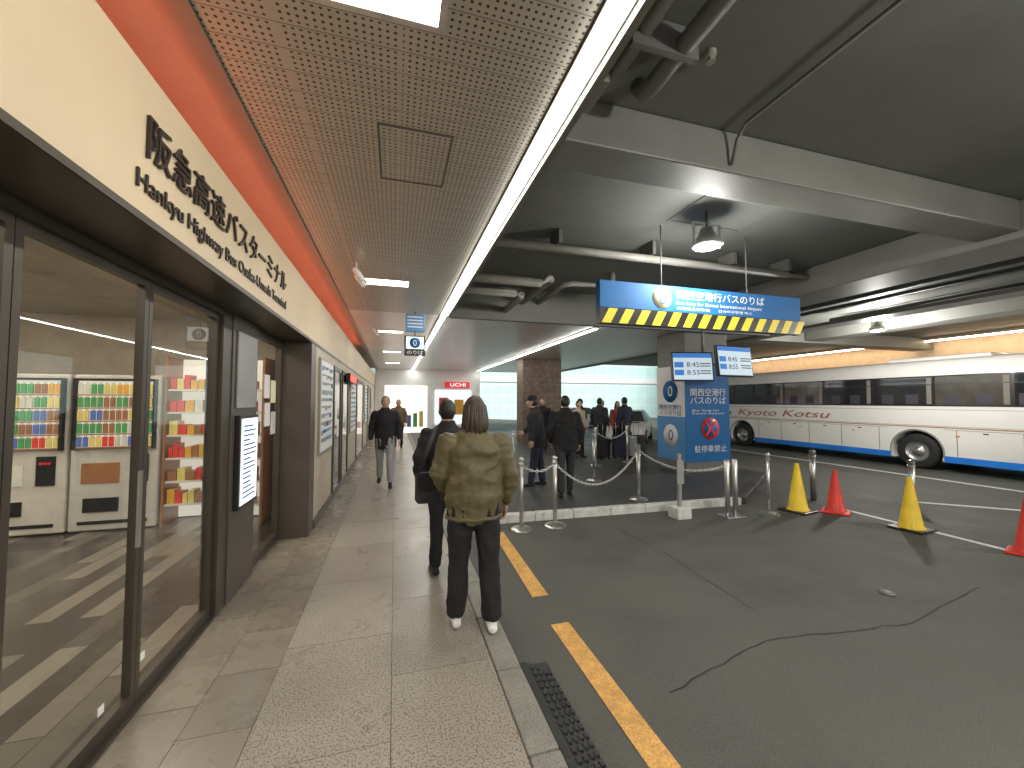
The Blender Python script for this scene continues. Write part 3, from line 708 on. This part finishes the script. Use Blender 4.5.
# ------------------------------------------------------------ people
skin=mat('skin',(.52,.32,.22),.5,var=.06); eyew=mat('eye_white',(.8,.8,.78),.3); eyeb=mat('iris',(.03,.02,.015),.2); lip=mat('lip',(.45,.17,.14),.5)
def head(par,c,k,hairm,longhair=False,cap=None,turn=0,near=False):
    r=bpy.data.objects.new('head',None); COL.objects.link(r); r.parent=par; r.location=c; r.rotation_euler=(0,0,turn)
    bm=bmesh.new(); bmesh.ops.create_icosphere(bm,subdivisions=4,radius=1)
    for v in bm.verts:
        x,y,z=v.co
        w=.076*(1-.28*max(0,-z)**1.4); d=.096*(1-.12*max(0,-z))
        X_,Y_,Z_=x*w,y*d+(.012*max(0,-z) if y>0 else .0),z*.118
        if y>0:
            nx=math.exp(-((x)/.16)**2); Y_+=.026*nx*math.exp(-((z+.14)/.16)**2)+.008*nx*math.exp(-((z-.1)/.2)**2)
            for sx in(-.42,.42): Y_-=.010*math.exp(-((x-sx)/.2)**2-((z-.02)/.13)**2)
            Y_+=.006*math.exp(-(x/.3)**2-((z+.48)/.12)**2); Y_+=.008*math.exp(-(x/.3)**2-((z+.85)/.15)**2)
        v.co=(X_*k,Y_*k,Z_*k)
    me=bpy.data.meshes.new('face'); bm.to_mesh(me); bm.free(); me.materials.append(skin)
    for p in me.polygons: p.use_smooth=True
    o=bpy.data.objects.new('face',me); COL.objects.link(o); o.parent=r
    for s in(-1,1):
        tube('ear',[(s*.074*k,-.005*k,-.03*k),(s*.082*k,-.01*k,0),(s*.078*k,-.008*k,.025*k)],[(.008*k,.012*k),(.009*k,.018*k),(.007*k,.012*k)],skin,r,n=10,cap=.5)
        for rr_,dy,m_ in((.013,.078,eyew),(.007,.0855,eyeb)):
            bm=bmesh.new(); bmesh.ops.create_uvsphere(bm,u_segments=12,v_segments=8,radius=rr_*k)
            me=bpy.data.meshes.new('eye'); bm.to_mesh(me); bm.free(); me.materials.append(m_)
            o=bpy.data.objects.new('eye',me); COL.objects.link(o); o.parent=r; o.location=(s*.031*k,dy*k,.002*k)
        tube('eyebrow',[(s*.018*k,.094*k,.022*k),(s*.032*k,.092*k,.026*k),(s*.047*k,.083*k,.021*k)],.003*k,hairm,r,n=6,cap=.3)
    tube('mouth',[(-.022*k,.094*k,-.055*k),(0,.101*k,-.054*k),(.022*k,.094*k,-.055*k)],[.002*k,.0055*k,.002*k],lip,r,n=8,cap=.3,side=V((0,0,1)))
    bm=bmesh.new(); bmesh.ops.create_icosphere(bm,subdivisions=5 if near else 4,radius=1)
    for v in bm.verts:
        x,y,z=v.co
        nz=noise.noise(V((x*7,y*7,z*2.2)))*.05+noise.noise(V((x*22,y*22,z*4)))*.03
        X_=x*.084*(1+nz); Y_=y*.100*(1+nz)-.014; Z_=z*.118*(1+nz)+.008
        if y>.15 and z<.45: Y_=min(Y_,.035-.05*(.45-z)); X_*=.97
        if z<-.35: X_*=.88
        if not longhair and z<-.6: Z_=-.6*.118
        v.co=(X_*k,Y_*k,Z_*k)
    me=bpy.data.meshes.new('hair'); bm.to_mesh(me); bm.free(); me.materials.append(hairm)
    for p in me.polygons: p.use_smooth=True
    o=bpy.data.objects.new('hair',me); COL.objects.link(o); o.parent=r
    if longhair:
        nL=34 if near else 13
        for j in range(nL):
            a=math.pi*(.93+1.14*j/(nL-1)); q=random.uniform(.9,1.08); x=math.cos(a)*.068*k*q; y=math.sin(a)*.086*k*q-.01*k
            ln=random.uniform(.14,.20)*k; jx=random.uniform(-.02,.02)
            tube('lock',[(x,y,.05*k),(x*1.2,y*1.08-.006,-.05*k),(x*1.3+jx*.4,y*1.08-.01,-.11*k),(x*1.15+jx,y*.98-.01,-ln)],[(.017*k,.015*k),(.019*k,.014*k),(.016*k,.012*k),(.004,.004)],hairm,r,n=8,cap=.4)
    if cap:
        lathe('cap',[(.092*k,.035*k),(.094*k,.06*k),(.088*k,.1*k),(.06*k,.132*k),(.01,.142*k)],cap,r,loc=(0,-.008*k,0))
        vs_=[];n=12
        for i in range(n+1):
            a=math.pi*(.1+.8*i/n); vs_+=[(math.cos(a)*.088*k,math.sin(a)*.09*k,.045*k),(math.cos(a)*.082*k,math.sin(a)*.16*k,.035*k)]
        mesh('peak',vs_,[(2*i,2*i+1,2*i+3,2*i+2) for i in range(n)],cap,r)
def hand(par,wr,el,s,k,m=skin):
    wr=V(wr);el=V(el); d=(wr-el).normalized(); f=V((0,1,0)); f=(f-d*f.dot(d))
    if f.length<.2: f=V((0,0,1)); f=f-d*f.dot(d)
    f.normalize(); inn=d.cross(f).normalized()
    if inn.x*s>0: inn=-inn
    vs_=[];fs_=[]
    def add(p,r_,sd):
        a,b_=tubegeo(p,r_,8,sd,.5); o=len(vs_); vs_.extend(a); fs_.extend([tuple(o+i for i in q) for q in b_])
    add([wr-d*.03*k,wr+d*.03*k,wr+d*.085*k],[(.024*k,.02*k),(.036*k,.016*k),(.038*k,.013*k)],f)
    for j,(o,l) in enumerate(((.028,.068),(.010,.078),(-.009,.072),(-.027,.056))):
        b0=wr+d*.075*k+f*o*k; r_=.0085*k
        p1=b0+d*l*.45*k+inn*.006*k+f*o*.1*k; p2=p1+(d*.8+inn*.6).normalized()*l*.33*k; p3=p2+(d*.5+inn*.85).normalized()*l*.28*k
        add([b0,p1,p2,p3],[r_,r_*.95,r_*.85,r_*.7],f)
    b0=wr+d*.025*k+f*.028*k; p1=b0+(d*.7+f*.6+inn*.2).normalized()*.04*k; p2=p1+(d*.9+f*.2+inn*.3).normalized()*.032*k
    add([b0,p1,p2],[.012*k,.010*k,.008*k],inn)
    mesh('hand',vs_,fs_,m,par,smooth=True)
def person(name,loc,rz,H,coat,pants,shoe,hairm,lf=0,rf=0,lk=0,rk=0,armL=None,armR=None,puff=1.0,hem=.84,vox=.014,longhair=False,cap=None,turn=0,lean=0,collar=True,pw=1.0,fold=1.0,near=False,spread=0):
    k=H/1.70; r=root(name,loc,rz)
    parts=[]
    def P(path,rad,mi,side=V((1,0,0)),cap_=.5): parts.append(([V(p)*k for p in path],[tuple(c*k for c in (q if isinstance(q,tuple) else (q,q))) for q in rad],mi,side,cap_))
    ln=lambda z: lean*max(0,z-.9)
    lo=pw*pw
    for s,fo,kb in((-1,lf,lk),(1,rf,rk)):
        sp=s*spread; hip=(s*.085,0,.90); kn=(s*.095+sp*.5,fo*.5+kb,.49+.0); az=.085+(.05 if fo<-.15 else 0); an=(s*.10+sp,fo,az+.02)
        P([hip,(s*.095+sp*.25,fo*.25+kb*.5,.72),kn,(s*.098+sp*.75,fo*.72+kb*.35,.30),an],[(.098,.105),(.086*pw,.092*pw),(.064*pw,.070*pw),(.060*lo,.066*lo),(.054*lo,.060*lo)],1)
        P([(s*.10+sp,fo-.065,az-.045),(s*.102+sp,fo+.0,az-.04),(s*.108+sp,fo+.09,az-.05),(s*.112+sp,fo+.165,az-.058 if fo>=-.15 else az-.075)],[(.034,.032),(.040,.042),(.046,.034),(.034,.022)],2)
    p_=puff
    P([(0,ln(hem),hem),(0,ln(.93),.93),(0,ln(1.05),1.05),(0,ln(1.2)+.0,1.20),(0,ln(1.32),1.32),(0,ln(1.41),1.41),(0,ln(1.46)+.005,1.465)],
      [(.168*p_,.122*p_),(.184*p_,.138*p_),(.175*p_,.138*p_),(.185*p_,.14*p_),(.190*p_,.135*p_),(.165,.105),(.075,.07)],0)
    if collar: P([(0,ln(1.44)-.005,1.43),(0,ln(1.5),1.49)],[(.088,.085),(.075,.078)],0)
    P([(0,ln(1.42),1.42),(0,ln(1.56)+.012,1.56)],[.055,.052],3)
    arms=[]
    for s,A in((-1,armL),(1,armR)):
        A=A or ((.255,-.02,1.13),(.262,.07,.89))
        shd=(s*.175,ln(1.385),1.385); el=(s*A[0][0],A[0][1]+ln(1.2),A[0][2]); wr=(s*A[1][0],A[1][1]+ln(1.0),A[1][2])
        P([shd,tuple((a+b_)/2 for a,b_ in zip(shd,el)),el,tuple((a+b_)/2 for a,b_ in zip(el,wr)),wr],[(.074*p_,.078*p_),(.062*p_,.068*p_),(.055*p_,.058*p_),(.050*p_,.052*p_),(.036,.038)],0)
        arms.append((s,V(el)*k,V(wr)*k))
    vs=[];fs=[];tag=[]
    for path,rad,mi,side,cp in parts:
        a,b_=tubegeo(path,rad,18,side,cp); o=len(vs); vs+=a; fs+=[tuple(o+i for i in q) for q in b_]
        for i in range(len(path)-1):
            pa,pb=path[i],path[i+1]; ra,rb=rad[i],rad[i+1]
            t_=(pb-pa).normalized(); u=side-t_*side.dot(t_); u=u.normalized() if u.length>.05 else V((0,1,0)); w=t_.cross(u)
            for q in range(6):
                f=q/5; c=pa.lerp(pb,f); rx=ra[0]+(rb[0]-ra[0])*f; ry=ra[1]+(rb[1]-ra[1])*f
                for j in range(14):
                    an_=2*math.pi*j/14; tag.append((c+u*math.cos(an_)*rx+w*math.sin(an_)*ry,mi))
    o=mesh('body',vs,fs,[coat,pants,shoe,skin],r)
    md=o.modifiers.new('r','REMESH'); md.mode='VOXEL'; md.voxel_size=vox
    md=o.modifiers.new('s','SMOOTH'); md.factor=.6; md.iterations=4
    bpy.context.view_layer.update(); bake(o)
    kd=kdtree.KDTree(len(tag))
    for i,(c,mi) in enumerate(tag): kd.insert(c,i)
    kd.balance()
    me=o.data
    me.materials.clear()
    for m_ in (coat,pants,shoe,skin): me.materials.append(m_)
    vm=[tag[kd.find(v.co)[1]][1] for v in me.vertices]
    nr=[v.normal.copy() for v in me.vertices]; ofs=V(loc)
    for v,mi,n_ in zip(me.vertices,vm,nr):
        c=v.co+ofs
        if mi==0:
            rd=1-abs(noise.noise(V((c.x*6+1,c.y*6,c.z*11))))*2.2
            a=(noise.noise(V((c.x*5,c.y*5,c.z*9)))*.010+rd*.007+noise.noise(c*26)*.004)*fold*p_
        elif mi==1:
            rd=1-abs(noise.noise(V((c.x*10,c.y*10,c.z*5+c.x*6))))*2.2
            a=rd*.008+noise.noise(V((c.x*14,c.y*14,c.z*22)))*.004
        else: a=0
        v.co+=n_*a
    for p in me.polygons:
        c={}
        for vi in p.vertices: c[vm[vi]]=c.get(vm[vi],0)+1
        p.material_index=max(c,key=c.get); p.use_smooth=True
    for s,el,wr in arms: hand(r,wr+(wr-el).normalized()*.012,el,s,k)
    head(r,V((0,ln(1.6)+.022,1.595))*k,k,hairm,longhair,cap,turn,near)
    return r,k
def cloth(n,c,rough=.8,var=.15): return mat(n,c,rough,var=var,scale=9,bump=.35,bscale=90,spec=.3)
olive=cloth('olive_nylon',(.118,.100,.050),.48); blk=cloth('black_cloth',(.018,.018,.02)); blk2=cloth('charcoal_cloth',(.035,.036,.04)); navy=cloth('navy_cloth',(.03,.035,.055))
whites=cloth('white_shoe',(.7,.69,.66),.6); blks=cloth('black_shoe',(.015,.015,.015),.4); bei=cloth('beige_cloth',(.42,.34,.24)); grey=cloth('grey_cloth',(.3,.3,.3)); brn=cloth('brown_cloth',(.2,.12,.07))
red_=cloth('dull_red_cloth',(.3,.06,.05))
hairb=mat('hair_brown',(.05,.032,.022),.5,var=.5,scale=60,bump=.8,bscale=90,stretch=(1,1,.08)); hairk=mat('hair_black',(.014,.012,.011),.42,var=.5,scale=60,bump=.8,bscale=90,stretch=(1,1,.08))
w,k=person('woman',(.56,2.90,0),math.radians(-4),1.64,olive,blk,whites,hairb,lf=.05,rf=-.07,puff=1.18,hem=.82,vox=.009,longhair=True,armL=((.255,.0,1.15),(.20,.17,1.0)),armR=((.265,-.03,1.13),(.26,.07,.89)),turn=.25,pw=1.12,fold=1.35,near=True,spread=.025)
tube('jacket_hem',[(.200*math.cos(a)*k,.150*math.sin(a)*k,(.825+.004*math.sin(a*9))*k) for a in [2*math.pi*i/48 for i in range(49)]],[.013+.003*math.sin(i*2.6) for i in range(49)],olive,w,n=8,side=V((0,0,1)))
w2,k=person('man',(.48,3.82,0),math.radians(5),1.62,blk,blk,blks,hairk,lf=.05,rf=-.04,puff=1.12,hem=.82,vox=.013,armL=((.28,-.03,1.14),(.26,.03,.92)))
bg=root('shoulder_bag',(.27,3.24,0),.1)
box('pouch',-.11,.10,-.05,.06,.82,1.06,blk2,bg,bev=.035,seg=4); box('flap',-.105,.095,-.062,-.048,.93,1.065,blk,bg,bev=.006)
tube('strap',[(-.09,0,1.04),(.0,.1,1.22),(.14,.45,1.38)],[(.018,.004)]*3,blk,bg,n=8)
person('pedestrian',(-.17,8.1,0),math.radians(180),1.70,blk,grey,blks,hairk,lf=.16,rf=-.18,lk=.03,rk=.05,puff=1.05,hem=.72)
person('pedestrian',(.12,14.2,0),math.radians(175),1.66,brn,blk,blks,hairk,lf=-.15,rf=.15,vox=.02)
person('man',(2.66,7.35,-.02),math.radians(70),1.72,blk2,navy,blks,hairk,lf=.12,rf=-.1,puff=1.15,hem=.78,cap=blk,lean=.12,armR=((.27,.03,1.14),(.2,.24,1.02)))
person('man',(2.84,6.42,-.02),math.radians(-12),1.72,blk,blk2,blks,hairk,lf=-.12,rf=.13,puff=1.18,hem=.80,armL=((.27,-.02,1.13),(.24,.12,.92)))
crowd=[(5.15,10.7,1.64,bei,blk,200,0),(5.55,11.4,1.70,blk,navy,30,0),(5.95,10.9,1.72,blk2,blk,-60,0),(6.35,11.5,1.66,grey,blk,100,0),(6.75,10.8,1.74,navy,blk,10,0),(7.1,11.8,1.62,red_,blk,180,1),(4.6,12.2,1.7,blk,blk,150,0)]
for x,y,h,c,p,a,lh in crowd:
    person('traveller',(x,y,-.02),math.radians(a),h,c,p,blks,hairk,lf=random.uniform(-.05,.1),rf=random.uniform(-.1,.05),vox=.02,puff=random.uniform(1.02,1.18),longhair=bool(lh))
def suitcase(x,y,m,rz=0,h=.62):
    r=root('suitcase',(x,y,-.02),rz)
    box('shell',-.21,.21,-.13,.13,.06,h,m,r,bev=.05,seg=4)
    boxes('ribs',[(-.17+i*.07,-.15+i*.07,-.136,.136,.12,h-.06) for i in range(5)],m,r)
    for sx in(-.16,.16):
        for sy in(-.09,.09): tube('wheel',[(sx-.015,sy,.03),(sx+.015,sy,.03)],.03,black,r,n=12,side=V((0,1,0)))
        tube('handle_rod',[(sx*.6,.08,h-.02),(sx*.6,.08,h+.36)],.008,steel,r,n=8)
    tube('grip',[(-.12,.08,h+.37),(.12,.08,h+.37)],.014,black,r,n=8,side=V((0,1,0)))
suitcase(5.65,10.2,blk,.3); suitcase(6.15,10.1,navy,-.2,.68); suitcase(6.6,10.3,grey,.5); suitcase(7.0,10.5,blk2,.1)
# ------------------------------------------------------------ background
teal=grid_lines('teal_curtain_wall',(.56,.80,.75),1.2,1.1,.06,(.85,.86,.85),.3,.0,axes=(0,2))
tealx=grid_lines('teal_curtain_wall_side',(.50,.76,.72),1.2,1.1,.06,(.82,.84,.82),.3,.0,axes=(1,2))
ob=root('glass_office_building'); box('facade',2,60,40,41,-.33,26,teal,ob)
boxes('floor_bands',[(2,60,39.9,39.99,z,z+.5) for z in (3.6,7.6,11.6,15.6)],white,ob)
ob=root('glass_office_building'); box('facade',34,35,-40,39,-.33,22,tealx,ob)
boxes('floor_bands',[(33.9,33.99,-40,39,z,z+.5) for z in (3.6,7.6,11.6)],white,ob)
bp=root('stone_clad_pillar'); box('shaft',4.7,6.3,14.6,15.4,-.02,3.249,brickm,bp,bev=.01)
boxes('joints',[(4.69,6.31,14.59,15.41,.15+i*.2,.16+i*.2) for i in range(15)],mortar,bp)
shp=root('shop_front')
box('wall',-.96,4.4,21.2,21.6,0,3.249,white,shp); box('opening',-.5,1.6,21.15,21.19,0,2.4,emit('shop_interior_glow',(1,.95,.85),1.1),shp)
box('red_sign',2.5,3.8,21.0,21.18,2.32,2.62,emit('red_shop_sign',(.75,.05,.05),.6),shp); text('shop_text','UCHI',(2.75,20.99,2.38),FR,emit('sign_white_text',(1,1,1),1.2),shp,w=.8,h=.18)
box('window',2.0,3.9,21.12,21.19,.4,2.2,emit('shop_window_glow',(.85,.95,1),.9),shp)
boxes('poster',[(2.2,2.7,21.1,21.115,1,1.8),(3.0,3.5,21.1,21.115,.9,1.7)],pcol[0:2],shp,mi=[0,1])
boxes('shelf_items',[(-.3+i*.3,-.1+i*.3,21.0,21.14,.3,.6+(i*37%9)*.1) for i in range(6)],pcol,shp,mi=[0,3,1,4,2,6])
rl=root('guard_rail'); boxes('rails',[(8.2,13.5,20.5,20.55,z,z+.05) for z in (.2,.5,.8)]+[(8.2+i*1.3,8.26+i*1.3,20.49,20.56,-.33,.85) for i in range(5)],white,rl)
wm=root('soffit_light'); box('housing',17.9,18.1,YB+.2,21,3.74,3.8,trim,wm); box('tube',17.93,18.07,YB+.2,21,3.70,3.739,emit('warm_tube',(1,.76,.52),12),wm)
# ------------------------------------------------------------ world, sun, camera
W=bpy.data.worlds.new('World'); S.world=W; W.use_nodes=True; nt=W.node_tree; bgn=nt.nodes['Background']
sk=nn(nt,'ShaderNodeTexSky',sky_type='NISHITA'); sk.sun_disc=False; sk.sun_elevation=math.radians(42); sk.sun_rotation=math.radians(165); sk.dust_density=3
nt.links.new(sk.outputs[0],bgn.inputs[0]); bgn.inputs[1].default_value=.15
sl=bpy.data.lights.new('sun','SUN'); sl.energy=4; sl.angle=math.radians(12); sl.color=(1,.98,.94)
so=bpy.data.objects.new('sun',sl); COL.objects.link(so)
d=V((math.sin(math.radians(165))*math.cos(math.radians(42)),math.cos(math.radians(165))*math.cos(math.radians(42)),math.sin(math.radians(42))))
so.rotation_euler=d.to_track_quat('Z','Y').to_euler()
cam=bpy.data.cameras.new('camera'); cam.lens=14.0625; cam.sensor_width=36; cam.clip_start=.05; cam.clip_end=1500
co=bpy.data.objects.new('camera',cam); COL.objects.link(co); co.location=(0,0,1.62)
co.rotation_euler=(math.radians(92.43),0,math.radians(-16.3))
S.camera=co
S.view_settings.view_transform='Standard'; S.view_settings.look='None'; S.view_settings.exposure=0
